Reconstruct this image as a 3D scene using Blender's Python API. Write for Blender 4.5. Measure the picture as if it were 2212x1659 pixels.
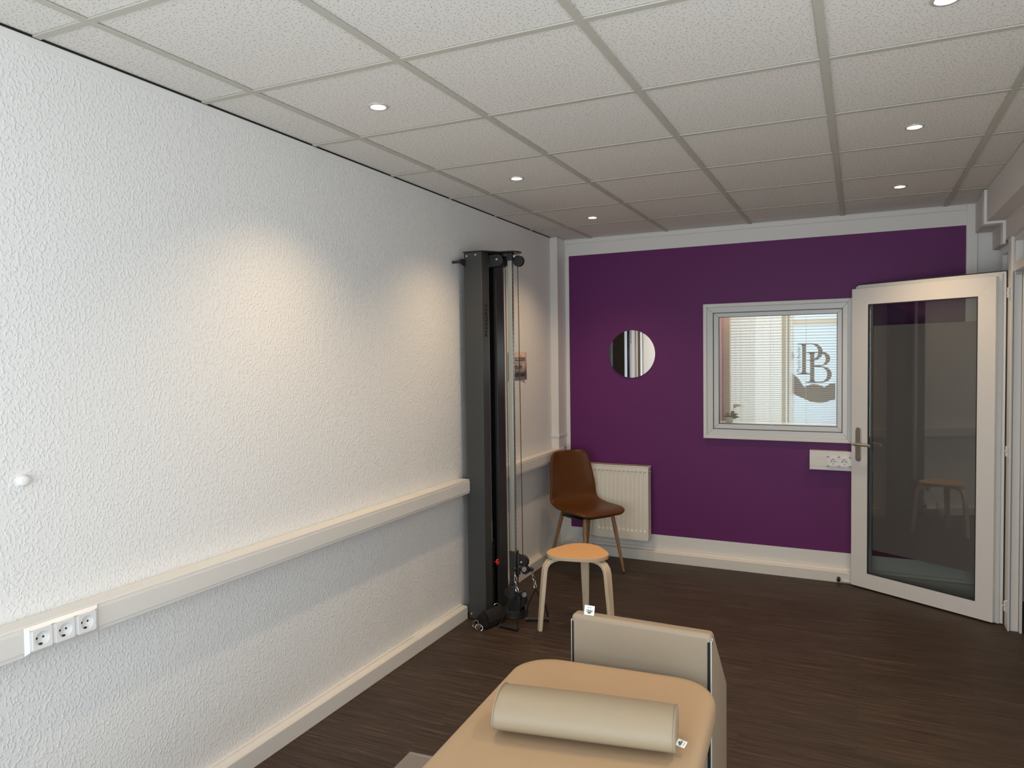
import bpy, bmesh, math, random
from mathutils import Vector, Matrix
random.seed(7)
S = bpy.context.scene
for o in list(bpy.data.objects): bpy.data.objects.remove(o, do_unlink=True)
COL = S.collection
PI = math.pi
# ------------------------------------------------------------------ camera
cam = bpy.data.cameras.new('camera'); co = bpy.data.objects.new('camera', cam); COL.objects.link(co)
yaw, pitch, roll, fpx = 0.43964, -0.03589, -0.01262, 1591.16
cy, sy, cp, sp, cr, sr = math.cos(yaw), math.sin(yaw), math.cos(pitch), math.sin(pitch), math.cos(roll), math.sin(roll)
fw = Vector((-sy*cp, cy*cp, sp)); r0 = Vector((cy, sy, 0)); u0 = r0.cross(fw)
rr = cr*r0 + sr*u0; uu = -sr*r0 + cr*u0
co.matrix_world = Matrix(((rr.x, uu.x, -fw.x, 0), (rr.y, uu.y, -fw.y, 0), (rr.z, uu.z, -fw.z, 1.6), (0, 0, 0, 1)))
cam.sensor_width = 36; cam.lens = fpx/2212*36; cam.clip_start = .02
S.camera = co
# ------------------------------------------------------------------ world, daylight, exposure
W = bpy.data.worlds.new('world'); S.world = W; W.use_nodes = True
W.node_tree.nodes['Background'].inputs[0].default_value = (.74, .86, 1, 1)
W.node_tree.nodes['Background'].inputs[1].default_value = .80
S.view_settings.view_transform = 'Standard'; S.view_settings.look = 'None'
S.view_settings.gamma = 1; S.view_settings.exposure = 0.36; S.view_settings.use_curve_mapping = False
def area(name, loc, rot, sx, sy_, power, col):
    l = bpy.data.lights.new(name, 'AREA'); l.shape = 'RECTANGLE'; l.size = sx; l.size_y = sy_; l.energy = power; l.color = col
    o = bpy.data.objects.new(name, l); COL.objects.link(o); o.location = loc; o.rotation_euler = rot; return o
# daylight entering through the shop window behind the camera, and the neighbouring room's own daylight
area('daylight_front', (-.6, -1.12, 1.25), (math.radians(90), 0, 0), 2.5, 2.0, 56, (.88, .95, 1))
area('daylight_side', (.95, .9, 1.15), (0, math.radians(90), 0), 1.8, 2.0, 22, (.84, .93, 1))
area('daylight_next_room', (-.6, 6.95, 1.4), (math.radians(-90), 0, 0), 1.6, 1.6, 9, (.95, .97, 1))
area('next_room_fill', (-.5, 5.98, 2.45), (0, 0, 0), 1.0, .25, 5, (1, .86, .68))  # added warm fill to brighten slats, curtain and lettering; stands for no known lamp
# ------------------------------------------------------------------ materials
def mat(name, col, rough=.5, metal=0., spec=.5, **k):
    m = bpy.data.materials.new(name); m.use_nodes = True
    b = m.node_tree.nodes['Principled BSDF']
    b.inputs['Base Color'].default_value = (*col, 1); b.inputs['Roughness'].default_value = rough
    b.inputs['Metallic'].default_value = metal; b.inputs['Specular IOR Level'].default_value = spec
    for kk, v in k.items(): b.inputs[kk.replace('_', ' ')].default_value = v
    return m
def N(m, t, **k):
    n = m.node_tree.nodes.new(t)
    for a, v in k.items(): setattr(n, a, v)
    return n
def L(m, a, b): m.node_tree.links.new(a, b)
def P(m): return m.node_tree.nodes['Principled BSDF']
def coords(m, kind='Object', scale=(1, 1, 1), rot=(0, 0, 0)):
    t = N(m, 'ShaderNodeTexCoord'); mp = N(m, 'ShaderNodeMapping'); mp.inputs['Scale'].default_value = scale; mp.inputs['Rotation'].default_value = rot
    L(m, t.outputs[kind], mp.inputs[0]); return mp.outputs[0]
def noise(m, vec, scale, detail=2, rough=.5, dist=0.):
    n = N(m, 'ShaderNodeTexNoise'); n.inputs['Scale'].default_value = scale; n.inputs['Detail'].default_value = detail
    n.inputs['Roughness'].default_value = rough; n.inputs['Distortion'].default_value = dist; L(m, vec, n.inputs['Vector']); return n
def ramp(m, fac, stops):
    r = N(m, 'ShaderNodeValToRGB'); e = r.color_ramp.elements
    while len(e) < len(stops): e.new(.5)
    for i, (p, c) in enumerate(stops):
        e[i].position = p; e[i].color = (*c, 1) if len(c) == 3 else c
    L(m, fac, r.inputs[0]); return r.outputs[0]
def bump(m, h, strength=.5, dist=.01, normal=None):
    b = N(m, 'ShaderNodeBump'); b.inputs['Strength'].default_value = strength; b.inputs['Distance'].default_value = dist
    L(m, h, b.inputs['Height'])
    if normal: L(m, normal, b.inputs['Normal'])
    L(m, b.outputs[0], P(m).inputs['Normal']); return b.outputs[0]
def math_(m, op, a, b=None):
    n = N(m, 'ShaderNodeMath', operation=op)
    for i, v in enumerate((a, b)):
        if v is None: continue
        if isinstance(v, (int, float)): n.inputs[i].default_value = v
        else: L(m, v, n.inputs[i])
    return n.outputs[0]
def g(v): return (v, v*.99, v*.97)
# woodchip wallpaper
M_wall = mat('woodchip_wallpaper', (.80, .79, .77), .75, spec=.3)
v = coords(M_wall, scale=(1, 1.12, .92)); n1 = noise(M_wall, v, 96, 1.6, .5, .0); n2 = noise(M_wall, v, 28, 2)
h1 = ramp(M_wall, n1.outputs[0], [(.50, (0, 0, 0)), (.66, (1, 1, 1))])
sx = N(M_wall, 'ShaderNodeSeparateXYZ'); tc = N(M_wall, 'ShaderNodeTexCoord'); L(M_wall, tc.outputs['Object'], sx.inputs[0])
fr = math_(M_wall, 'FRACT', math_(M_wall, 'DIVIDE', math_(M_wall, 'ADD', sx.outputs[1], -2.064+.53*20+.0015), .53))
ln = math_(M_wall, 'LESS_THAN', fr, .006)
h2 = math_(M_wall, 'SUBTRACT', math_(M_wall, 'ADD', h1, math_(M_wall, 'MULTIPLY', n2.outputs[0], .5)), math_(M_wall, 'MULTIPLY', ln, 1.0))
bump(M_wall, h2, .55, .0024)
M_plain = mat('smooth_white_wall', (.78, .77, .74), .7, spec=.3)
bump(M_plain, noise(M_plain, coords(M_plain), 60, 3).outputs[0], .25, .002)
M_purple = mat('purple_wall_paint', (.128, .016, .120), .55, spec=.35)
bump(M_purple, noise(M_purple, coords(M_purple), 70, 3).outputs[0], .2, .002)
M_white = mat('white_plastic', (.74, .73, .70), .35)
M_trunk = mat('cream_cable_trunking', (.76, .73, .68), .38)
M_base = mat('cream_skirting_board', (.78, .74, .68), .42)
M_upvc = mat('white_upvc', (.79, .765, .73), .3)
M_upvc_in = mat('grey_white_window_frame', (.66, .67, .66), .35)
M_gasket = mat('dark_rubber_gasket', (.03, .03, .032), .5)
M_rad = mat('radiator_enamel', (.84, .79, .69), .35)
M_dark = mat('dark_recess', (.006, .006, .006), .8)
M_socket = mat('socket_plastic', (.80, .79, .77), .3)
M_beam = mat('painted_beam', (.70, .66, .62), .6)
# ceiling tiles
M_tile = mat('mineral_fibre_ceiling_tile', (.79, .76, .71), .85, spec=.2)
tc = N(M_tile, 'ShaderNodeTexCoord'); vd = N(M_tile, 'ShaderNodeVectorMath', operation='DIVIDE'); vd.inputs[1].default_value = (.6155, .617, 1)
va = N(M_tile, 'ShaderNodeVectorMath', operation='ADD'); va.inputs[1].default_value = (1.9493+.6155*4, -1.3968+.617*6, 0)
L(M_tile, tc.outputs['Object'], va.inputs[0]); L(M_tile, va.outputs[0], vd.inputs[0])
vf = N(M_tile, 'ShaderNodeVectorMath', operation='FLOOR'); L(M_tile, vd.outputs[0], vf.inputs[0])
wn = N(M_tile, 'ShaderNodeTexWhiteNoise'); L(M_tile, vf.outputs[0], wn.inputs[0])
vs = N(M_tile, 'ShaderNodeVectorMath', operation='SCALE'); vs.inputs['Scale'].default_value = 7; L(M_tile, wn.outputs['Color'], vs.inputs[0])
vt = N(M_tile, 'ShaderNodeVectorMath', operation='ADD'); L(M_tile, tc.outputs['Object'], vt.inputs[0]); L(M_tile, vs.outputs[0], vt.inputs[1])
vo = N(M_tile, 'ShaderNodeTexVoronoi', voronoi_dimensions='2D'); vo.inputs['Scale'].default_value = 62; L(M_tile, vt.outputs[0], vo.inputs['Vector'])
holes = math_(M_tile, 'LESS_THAN', vo.outputs['Distance'], .098)
vw = N(M_tile, 'ShaderNodeMapping'); vw.inputs['Scale'].default_value = (.8, 1.25, 1); L(M_tile, vt.outputs[0], vw.inputs[0])
n3 = noise(M_tile, vw.outputs[0], 130, 3, .6)
fis = ramp(M_tile, n3.outputs[0], [(.61, (0, 0, 0)), (.68, (1, 1, 1))])
hh = math_(M_tile, 'MAXIMUM', holes, math_(M_tile, 'MULTIPLY', fis, .45))
mx = N(M_tile, 'ShaderNodeMix', data_type='RGBA'); mx.inputs[6].default_value = (.79, .76, .71, 1); mx.inputs[7].default_value = (.09, .08, .07, 1)
L(M_tile, math_(M_tile, 'MAXIMUM', math_(M_tile, 'MULTIPLY', holes, .8), math_(M_tile, 'MULTIPLY', fis, .16)), mx.inputs[0]); L(M_tile, mx.outputs[2], P(M_tile).inputs['Base Color'])
bump(M_tile, math_(M_tile, 'SUBTRACT', 1., hh), .7, .003)
M_grid = mat('ceiling_grid_bar', (.52, .50, .43), .5)
# floor
M_floor = mat('dark_oak_vinyl_planks', (.05, .04, .035), .54, spec=.38)
v = coords(M_floor)
bk = N(M_floor, 'ShaderNodeTexBrick'); bk.offset = .37; bk.offset_frequency = 2
for i, val in ((1, (0, 0, 0, 1)), (2, (1, 1, 1, 1)), (3, (.5, .5, .5, 1))): bk.inputs[i].default_value = val
bk.inputs['Scale'].default_value = 1; bk.inputs['Mortar Size'].default_value = .0009; bk.inputs['Mortar Smooth'].default_value = .1
bk.inputs['Brick Width'].default_value = 1.22; bk.inputs['Row Height'].default_value = .152; L(M_floor, v, bk.inputs['Vector'])
cx = N(M_floor, 'ShaderNodeCombineXYZ'); L(M_floor, math_(M_floor, 'MULTIPLY', bk.outputs['Color'], 9), cx.inputs[2]); L(M_floor, math_(M_floor, 'MULTIPLY', bk.outputs['Color'], 3), cx.inputs[0])
va = N(M_floor, 'ShaderNodeVectorMath', operation='ADD'); L(M_floor, v, va.inputs[0]); L(M_floor, cx.outputs[0], va.inputs[1])
mp = N(M_floor, 'ShaderNodeMapping'); mp.inputs['Scale'].default_value = (.9, 13, 1); L(M_floor, va.outputs[0], mp.inputs[0])
g1 = noise(M_floor, mp.outputs[0], 2.2, 6, .62, 1.4)
mp2 = N(M_floor, 'ShaderNodeMapping'); mp2.inputs['Scale'].default_value = (3.2, 80, 1); L(M_floor, va.outputs[0], mp2.inputs[0])
g2 = noise(M_floor, mp2.outputs[0], 2.0, 4, .6, .4)
mp3 = N(M_floor, 'ShaderNodeMapping'); mp3.inputs['Scale'].default_value = (1.2, 9, 1); L(M_floor, va.outputs[0], mp3.inputs[0])
wv = N(M_floor, 'ShaderNodeTexWave', wave_type='RINGS'); wv.inputs['Scale'].default_value = 1.3; wv.inputs['Distortion'].default_value = 9; wv.inputs['Detail'].default_value = 3; wv.inputs['Detail Scale'].default_value = 1.2
L(M_floor, mp3.outputs[0], wv.inputs['Vector'])
f1 = math_(M_floor, 'ADD', math_(M_floor, 'MULTIPLY', g1.outputs[0], .58), math_(M_floor, 'MULTIPLY', g2.outputs[0], .42))
f2 = math_(M_floor, 'ADD', math_(M_floor, 'MULTIPLY', f1, .93), math_(M_floor, 'MULTIPLY', math_(M_floor, 'POWER', wv.outputs['Fac'], 5), .075))
f3 = math_(M_floor, 'ADD', f2, math_(M_floor, 'MULTIPLY', math_(M_floor, 'SUBTRACT', bk.outputs['Color'], .5), .05))
c = ramp(M_floor, f3, [(.30, (.020, .0110, .0068)), (.44, (.038, .0222, .0142)), (.55, (.058, .0355, .0235)), (.72, (.135, .090, .062))])
mx = N(M_floor, 'ShaderNodeMix', data_type='RGBA'); L(M_floor, c, mx.inputs[6]); mx.inputs[7].default_value = (.018, .013, .011, 1)
L(M_floor, math_(M_floor, 'MULTIPLY', bk.outputs['Fac'], .5), mx.inputs[0]); L(M_floor, mx.outputs[2], P(M_floor).inputs['Base Color'])
bump(M_floor, f3, .25, .002)
# things
M_mblack = mat('satin_black_steel', (.022, .022, .022), .42)
M_mgrey = mat('anthracite_steel', (.040, .041, .040), .5)
M_alu = mat('brushed_aluminium', (.44, .45, .41), .38, .85)
M_ring = mat('white_lamp_ring', (.62, .60, .56), .35, .3)
M_chrome = mat('chrome', (.82, .82, .80), .12, 1)
M_steel = mat('satin_steel', (.50, .46, .41), .32, .9)
M_cable = mat('black_cable', (.02, .016, .014), .5)
M_rubber = mat('black_rubber', (.012, .011, .011), .55)
M_fabric = mat('black_webbing', (.016, .012, .011), .9, spec=.2)
bump(M_fabric, noise(M_fabric, coords(M_fabric), 500, 2).outputs[0], .4, .001)
M_greycap = mat('grey_plastic_cap', (.30, .29, .29), .4)
M_red = mat('red_plastic', (.55, .02, .015), .35)
def leatherette(name, col, rough=.42, b=.12):
    m = mat(name, col, rough, spec=.3)
    bump(m, noise(m, coords(m), 420, 2).outputs[0], b, .0008); return m
M_leather = leatherette('cognac_leatherette', (.105, .036, .007), .42, .25)
M_seam = mat('tan_stitching', (.22, .09, .035), .5)
M_bench = leatherette('sand_upholstery', (.45, .312, .190), .48)
M_bolster = leatherette('stone_upholstery', (.34, .278, .193), .48)
M_block = leatherette('taupe_upholstery', (.34, .275, .200), .5)
M_box = mat('taupe_grey_panel', (.215, .180, .160), .5)
M_boxedge = mat('pale_panel_edge', (.25, .215, .19), .5)
M_piping = mat('white_piping', (.7, .68, .62), .6)
M_legwood = mat('wood_effect_metal', (.30, .165, .070), .45)
v = coords(M_legwood, scale=(60, 60, 4)); c = ramp(M_legwood, noise(M_legwood, v, 1.5, 4, .6).outputs[0], [(.3, (.20, .105, .043)), (.7, (.38, .22, .10))]); L(M_legwood, c, P(M_legwood).inputs['Base Color'])
def wood(name, a, b, scale, rough=.42):
    m = mat(name, a, rough); v = coords(m, scale=scale)
    c = ramp(m, noise(m, v, 2.2, 5, .6, .8).outputs[0], [(.3, a), (.7, b)]); L(m, c, P(m).inputs['Base Color']); return m
M_birch = wood('birch_veneer', (.74, .40, .165), (.80, .46, .21), (3, 22, 3))
M_ply = wood('birch_ply_edge', (.40, .30, .19), (.66, .53, .37), (1, 1, 160))
M_plyleg = wood('laminated_birch_edge', (.60, .47, .33), (.70, .58, .43), (8, 8, 2))
M_mirror = mat('mirror_glass', (.9, .9, .9), .0, 1)
M_film = mat('grey_privacy_film', (.36, .275, .26), .45, spec=.5)
M_paper = mat('laminated_paper', (.60, .47, .44), .4)
M_ink = mat('black_print', (.01, .01, .01), .6)
M_tag = mat('woven_white_tag', (.85, .84, .82), .7)
M_green = mat('dark_green_print', (.02, .075, .065), .7)
def glass(name, tint=(.93, .96, .94), refl=1.0):
    m = bpy.data.materials.new(name); m.use_nodes = True; nt = m.node_tree; nt.nodes.remove(P(m))
    t = N(m, 'ShaderNodeBsdfTransparent'); t.inputs[0].default_value = (*tint, 1)
    gl = N(m, 'ShaderNodeBsdfGlossy'); gl.inputs['Roughness'].default_value = .0
    fz = N(m, 'ShaderNodeFresnel'); fz.inputs['IOR'].default_value = 1.5
    mx = N(m, 'ShaderNodeMixShader'); out = nt.nodes['Material Output']
    L(m, math_(m, 'MULTIPLY', fz.outputs[0], refl), mx.inputs[0]); L(m, t.outputs[0], mx.inputs[1]); L(m, gl.outputs[0], mx.inputs[2]); L(m, mx.outputs[0], out.inputs[0]); return m
M_glass = glass('clear_glass', refl=.35); M_dglass = glass('tinted_door_glass', (.84, .86, .84), 1.8)
def sheer(name, col, k):
    m = bpy.data.materials.new(name); m.use_nodes = True; nt = m.node_tree; nt.nodes.remove(P(m))
    t = N(m, 'ShaderNodeBsdfTransparent'); a = N(m, 'ShaderNodeBsdfTranslucent'); a.inputs[0].default_value = (*col, 1)
    d = N(m, 'ShaderNodeBsdfDiffuse'); d.inputs[0].default_value = (*col, 1)
    m1 = N(m, 'ShaderNodeMixShader'); m1.inputs[0].default_value = .45; L(m, a.outputs[0], m1.inputs[1]); L(m, d.outputs[0], m1.inputs[2])
    m2 = N(m, 'ShaderNodeMixShader'); m2.inputs[0].default_value = k; L(m, t.outputs[0], m2.inputs[1]); L(m, m1.outputs[0], m2.inputs[2]); L(m, m2.outputs[0], nt.nodes['Material Output'].inputs[0]); return m
M_sheer = sheer('sheer_white_curtain', (.84, .75, .66), .70); M_drape = sheer('ochre_curtain', (.42, .31, .17), .93); M_frost = sheer('frosted_window_film', (.75, .85, .95), .35)
M_decal = mat('brown_window_lettering', (.17, .098, .062), .6)
M_slat = mat('ivory_blind_slat', (.80, .66, .47), .6)
M_leaf = mat('green_leaf', (.06, .10, .03), .5); M_petal = mat('cream_petal', (.62, .52, .28), .6)
M_room = mat('next_room_paint', (.55, .45, .38), .8)
M_pink = mat('next_room_pink_wall', (.42, .22, .25), .8)
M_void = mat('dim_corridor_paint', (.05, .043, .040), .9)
M_emit = bpy.data.materials.new('lamp_glow'); M_emit.use_nodes = True
P(M_emit).inputs['Emission Color'].default_value = (1, .86, .62, 1); P(M_emit).inputs['Emission Strength'].default_value = 14
# ------------------------------------------------------------------ mesh helpers
class MB:
    def __init__(s, tf=None): s.v = []; s.f = []; s.m = []; s.tf = tf; s.mi = 0
    def add(s, vs, fs):
        o = len(s.v); s.v += [s.tf(*p) if s.tf else tuple(p) for p in vs]; s.f += [tuple(i+o for i in f) for f in fs]; s.m += [s.mi]*len(fs); return s
    def box(s, x0, x1, y0, y1, z0, z1):
        return s.add([(x, y, z) for x in (x0, x1) for y in (y0, y1) for z in (z0, z1)], [(0, 1, 3, 2), (4, 6, 7, 5), (0, 4, 5, 1), (2, 3, 7, 6), (0, 2, 6, 4), (1, 5, 7, 3)])
    def prism(s, poly, h0, h1, ax='z'):
        n = len(poly)
        def q(a, b, h): return (a, b, h) if ax == 'z' else ((h, a, b) if ax == 'x' else (a, h, b))
        return s.add([q(a, b, h0) for a, b in poly]+[q(a, b, h1) for a, b in poly], [tuple(range(n))[::-1], tuple(range(n, 2*n))]+[(i, (i+1) % n, (i+1) % n+n, i+n) for i in range(n)])
    def tube(s, pts, r, n=10, caps=True, closed=False):
        pts = [Vector(p) for p in pts]; k = len(pts); rs = r if isinstance(r, (list, tuple)) else [r]*k
        vs = []; prev = None
        for i, p in enumerate(pts):
            a = pts[(i-1) % k] if (i or closed) else p; b = pts[(i+1) % k] if (i < k-1 or closed) else p
            d = (b-a).normalized()
            if prev is None: t = Vector((0, 0, 1)) if abs(d.z) < .9 else Vector((1, 0, 0)); u = d.cross(t).normalized()
            else: u = (prev-d*prev.dot(d)).normalized()
            prev = u; w = d.cross(u)
            vs += [tuple(p+(u*math.cos(2*PI*j/n)+w*math.sin(2*PI*j/n))*rs[i]) for j in range(n)]
        fs = []
        for i in range(k if closed else k-1):
            i2 = (i+1) % k
            fs += [(i*n+j, i*n+(j+1) % n, i2*n+(j+1) % n, i2*n+j) for j in range(n)]
        if caps and not closed: fs += [tuple(range(n))[::-1], tuple(range((k-1)*n, k*n))]
        return s.add(vs, fs)
    def cyl(s, a, b, r, n=24): return s.tube([a, b], r, n)
    def sphere(s, c, r, n=14, sc=(1, 1, 1)):
        pts = []; k = n//2
        for i in range(1, k):
            t = PI*i/k; pts += [(c[0]+r*sc[0]*math.sin(t)*math.cos(2*PI*j/n), c[1]+r*sc[1]*math.sin(t)*math.sin(2*PI*j/n), c[2]+r*sc[2]*math.cos(t)) for j in range(n)]
        top = len(pts); pts += [(c[0], c[1], c[2]+r*sc[2]), (c[0], c[1], c[2]-r*sc[2])]
        fs = [(i*n+j, (i+1)*n+j, (i+1)*n+(j+1) % n, i*n+(j+1) % n) for i in range(k-2) for j in range(n)]
        fs += [(top, j, (j+1) % n) for j in range(n)]+[(top+1, (k-2)*n+(j+1) % n, (k-2)*n+j) for j in range(n)]
        return s.add(pts, fs)
    def loft(s, rings, caps=True):
        n = len(rings[0]); vs = [p for r in rings for p in r]
        fs = [(i*n+j, i*n+(j+1) % n, (i+1)*n+(j+1) % n, (i+1)*n+j) for i in range(len(rings)-1) for j in range(n)]
        if caps: fs += [tuple(range(n))[::-1], tuple(range((len(rings)-1)*n, len(rings)*n))]
        return s.add(vs, fs)
    def build(s, name, m, parent=None, bevel=0, seg=2, smooth=35, subd=0, origin=None):
        me = bpy.data.meshes.new(name); org = origin or (0, 0, 0)
        me.from_pydata([(a-org[0], b-org[1], c-org[2]) for a, b, c in s.v], [], s.f)
        for mm in (m if isinstance(m, (list, tuple)) else [m]): me.materials.append(mm)
        for p, i in zip(me.polygons, s.m): p.material_index = i
        bm = bmesh.new(); bm.from_mesh(me); bmesh.ops.recalc_face_normals(bm, faces=bm.faces); bm.to_mesh(me); bm.free()
        if smooth: me.polygons.foreach_set('use_smooth', [True]*len(me.polygons)); me.set_sharp_from_angle(angle=math.radians(smooth if not subd else 180))
        o = bpy.data.objects.new(name, me); COL.objects.link(o); o.location = org
        if bevel:
            b = o.modifiers.new('bevel', 'BEVEL'); b.width = bevel; b.segments = seg; b.limit_method = 'ANGLE'; b.angle_limit = math.radians(38); b.harden_normals = False
        if subd: b = o.modifiers.new('subsurf', 'SUBSURF'); b.levels = b.render_levels = subd
        if parent:
            o.parent = parent; o.location = Vector(org)-parent_loc(parent)
        return o
def parent_loc(p):
    v = Vector(p.location)
    while p.parent: p = p.parent; v += Vector(p.location)
    return v
def tag(o, label, cat, group=None):
    o['label'] = label; o['category'] = cat
    if group: o['group'] = group
    return o
def thing(name, label, cat, loc=(0, 0, 0), group=None):
    o = bpy.data.objects.new(name, None); COL.objects.link(o); o.location = loc; o.empty_display_size = .05; return tag(o, label, cat, group)
def struct(o): o['kind'] = 'structure'; return o
def copy_tree(o, parent=None):
    c = o.copy(); COL.objects.link(c)
    if parent: c.parent = parent
    for ch in list(o.children): copy_tree(ch, c)
    return c
def textmesh(name, body, size, m, parent, mw, ext=.0006, align='CENTER', spacing=1.0, bold=0., sx=1.):
    cu = bpy.data.curves.new(name, 'FONT'); cu.body = body; cu.size = size; cu.extrude = ext; cu.align_x = align; cu.align_y = 'CENTER'; cu.space_character = spacing; cu.offset = bold
    t = bpy.data.objects.new('tmp', cu); COL.objects.link(t); dg = bpy.context.evaluated_depsgraph_get(); dg.update()
    me = bpy.data.meshes.new_from_object(t.evaluated_get(dg)); bpy.data.objects.remove(t, do_unlink=True)
    me.transform(Matrix.Diagonal((sx, 1, 1, 1))); me.transform(mw); me.materials.clear(); me.materials.append(m)
    if parent: pl_ = parent_loc(parent); me.transform(Matrix.Translation(-pl_))
    o = bpy.data.objects.new(name, me); COL.objects.link(o)
    if parent: o.parent = parent
    return o
def frame3(loc, xdir, ydir):
    x = Vector(xdir).normalized(); y = Vector(ydir).normalized(); z = x.cross(y).normalized(); y = z.cross(x)
    return Matrix(((x.x, y.x, z.x, loc[0]), (x.y, y.y, z.y, loc[1]), (x.z, y.z, z.z, loc[2]), (0, 0, 0, 1)))
XL = lambda y: -2.1686-.01213*y          # plane of the left wall
YB = lambda x: 5.6212-.02549*x           # plane of the back wall
lw = lambda w, y, z: (XL(y)+w, y, z)     # w = distance out of the left wall
bw = lambda x, w, z: (x, YB(x)-w, z)     # w = distance out of the back wall
H = 2.5505
# ------------------------------------------------------------------ the room shell
struct(MB().box(-2.35, 1.7, -1.3, 5.9, -.1, 0).build('floor', M_floor, smooth=0))
struct(MB().box(-2.35, 1.7, -1.3, 5.9, H+.0065, H+.09).build('ceiling', M_tile, smooth=0))
b = MB()
A_, B_ = .6155, .617; gx = [-1.9493+A_*i for i in range(5)]; gy = [1.3968+B_*j for j in range(-4, 7)]
for x in gx: b.box(x-.012, x+.012, -1.1, 5.7, H, H+.004)
for y in gy: b.box(-2.3, .70, y-.012, y+.012, H+.0006, H+.0046)
gr = b.build('trim_5', M_grid, smooth=0); struct(gr)
M_gap = M_dark
w = MB(lw); w.box(-.12, 0, -1.3, 5.9, 0, 2.64); struct(w.build('wall_left', M_wall, smooth=0))
# thin shadow gap strip between the wall top and the tiles
struct(MB(lw).box(0, .004, -1.1, 5.62, H-.0012, H+.006).build('trim_6', M_dark, smooth=0))
b = MB(lw); b.box(0, .0025, -1.1, 5.6, 2.525, H+.0035); struct(b.build('trim_7', M_plain, smooth=0))
# back wall with purple field and window opening
xs = [-2.35, -2.143, -1.035, -.055, .630, 1.7]; zs = [0, .200, 1.0, 1.965, 2.420, 2.64]
b = MB(bw)
for i in range(5):
    for j in range(5):
        if i == 2 and j == 2: continue
        b.mi = 1 if (1 <= i <= 3 and 1 <= j <= 3) else 0
        b.add([(xs[i], 0, zs[j]), (xs[i+1], 0, zs[j]), (xs[i+1], 0, zs[j+1]), (xs[i], 0, zs[j+1])], [(0, 1, 2, 3)])
        b.mi = 0; b.add([(xs[i], -.13, zs[j]), (xs[i+1], -.13, zs[j]), (xs[i+1], -.13, zs[j+1]), (xs[i], -.13, zs[j+1])], [(3, 2, 1, 0)])
X0, X1, Z0, Z1 = xs[2], xs[3], zs[2], zs[3]
b.add([(X0, 0, Z0), (X1, 0, Z0), (X1, 0, Z1), (X0, 0, Z1), (X0, -.13, Z0), (X1, -.13, Z0), (X1, -.13, Z1), (X0, -.13, Z1)], [(0, 4, 5, 1), (1, 5, 6, 2), (2, 6, 7, 3), (3, 7, 4, 0)])
b.add([(-2.35, 0, 0), (1.7, 0, 0), (1.7, 0, 2.64), (-2.35, 0, 2.64), (-2.35, -.13, 0), (1.7, -.13, 0), (1.7, -.13, 2.64), (-2.35, -.13, 2.64)], [(0, 4, 5, 1), (1, 5, 6, 2), (2, 6, 7, 3), (3, 7, 4, 0)])
struct(b.build('wall_back', [M_plain, M_purple], smooth=0))
# cornice under the ceiling, corner chase on the left, column on the right
b = MB(bw); b.prism([(0, H-.002), (.018, H-.002), (.018, H-.010), (.014, H-.016), (.014, H-.030), (.008, H-.036), (0, H-.036)], -2.2, .63, 'x'); struct(b.build('trim_1', M_plain))
b = MB(); b.box(XL(5.5)-.01, XL(5.5)+.062, 5.495, YB(-2.2)+.005, .862, H+.004); struct(b.build('trim_2', M_upvc, bevel=.002))
b = MB(); b.box(XL(5.5)-.01, XL(5.5)+.066, 5.490, YB(-2.2)+.005, .955, .975); struct(b.build('trim_9', M_upvc, bevel=.001))
b = MB(bw); b.box(.631, .692, -.01, .012, 0, H); struct(b.build('trim_3', M_upvc, bevel=.002))
# skirting boards
def skirt(name, tf, poly_h, poly_w, a, c, axis): pass
b = MB(lw); pr = [(0, 0), (.050, 0), (.050, .072), (.044, .079), (.014, .079), (.014, .087), (0, .087)]
for (a, c) in ((-1.15, 3.363), (3.3655, 3.925)):
    n = len(pr); b.add([(w_, a, z_) for w_, z_ in pr]+[(w_, c, z_) for w_, z_ in pr], [tuple(range(n)), tuple(range(2*n-1, n-1, -1))]+[(i, (i+1) % n, (i+1) % n+n, i+n) for i in range(n)])
struct(b.build('baseboard_left', M_base, bevel=.0015))
b = MB(lw); a, c = 4.25, 5.56; b.add([(w_, a, z_) for w_, z_ in pr]+[(w_, c, z_) for w_, z_ in pr], [tuple(range(n)), tuple(range(2*n-1, n-1, -1))]+[(i, (i+1) % n, (i+1) % n+n, i+n) for i in range(n)])
struct(b.build('baseboard_left', M_base, bevel=.0015))
pr2 = [(0, 0), (.050, 0), (.050, .072), (.044, .079), (.018, .079), (.014, .090), (.014, .100), (0, .100)]; n = len(pr2)
b = MB(bw)
for a, c in ((-2.19, -2.080), (-2.078, .76)):
    b.add([(a, w_, z_) for w_, z_ in pr2]+[(c, w_, z_) for w_, z_ in pr2], [tuple(range(n)), tuple(range(2*n-1, n-1, -1))]+[(i, (i+1) % n, (i+1) % n+n, i+n) for i in range(n)])
struct(b.build('baseboard_back', M_base, bevel=.0015))
# front wall behind the camera, with the wide shop window opening
b = MB()
b.box(-2.35, 1.0, -1.2, -1.05, 0, .35); b.box(-2.35, 1.0, -1.2, -1.05, 2.35, 2.6); b.box(-2.35, -1.9, -1.2, -1.05, .35, 2.35); b.box(.7, 1.0, -1.2, -1.05, .35, 2.35)
struct(b.build('wall_front', M_plain, smooth=0))
# right wall: solid stretch near the camera with glazing, then the stepped beam over door and window
b = MB()
b.box(.80, .92, -1.2, -.1, 0, 2.36); b.box(.80, .92, 1.9, 3.95, 0, 2.36); b.box(.80, .92, -.1, 1.9, 0, .25); b.box(.80, .92, -.1, 1.9, 2.25, 2.36)
struct(b.build('wall_right', M_plain, smooth=0))
b = MB(); b.prism([(.678, 2.361), (.678, H+.004), (1.0, H+.004), (1.0, 2.245), (.772, 2.245), (.772, 2.361)], -1.1, 5.59, 'y'); struct(b.build('trim_4', M_beam, bevel=.004, smooth=0))
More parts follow.
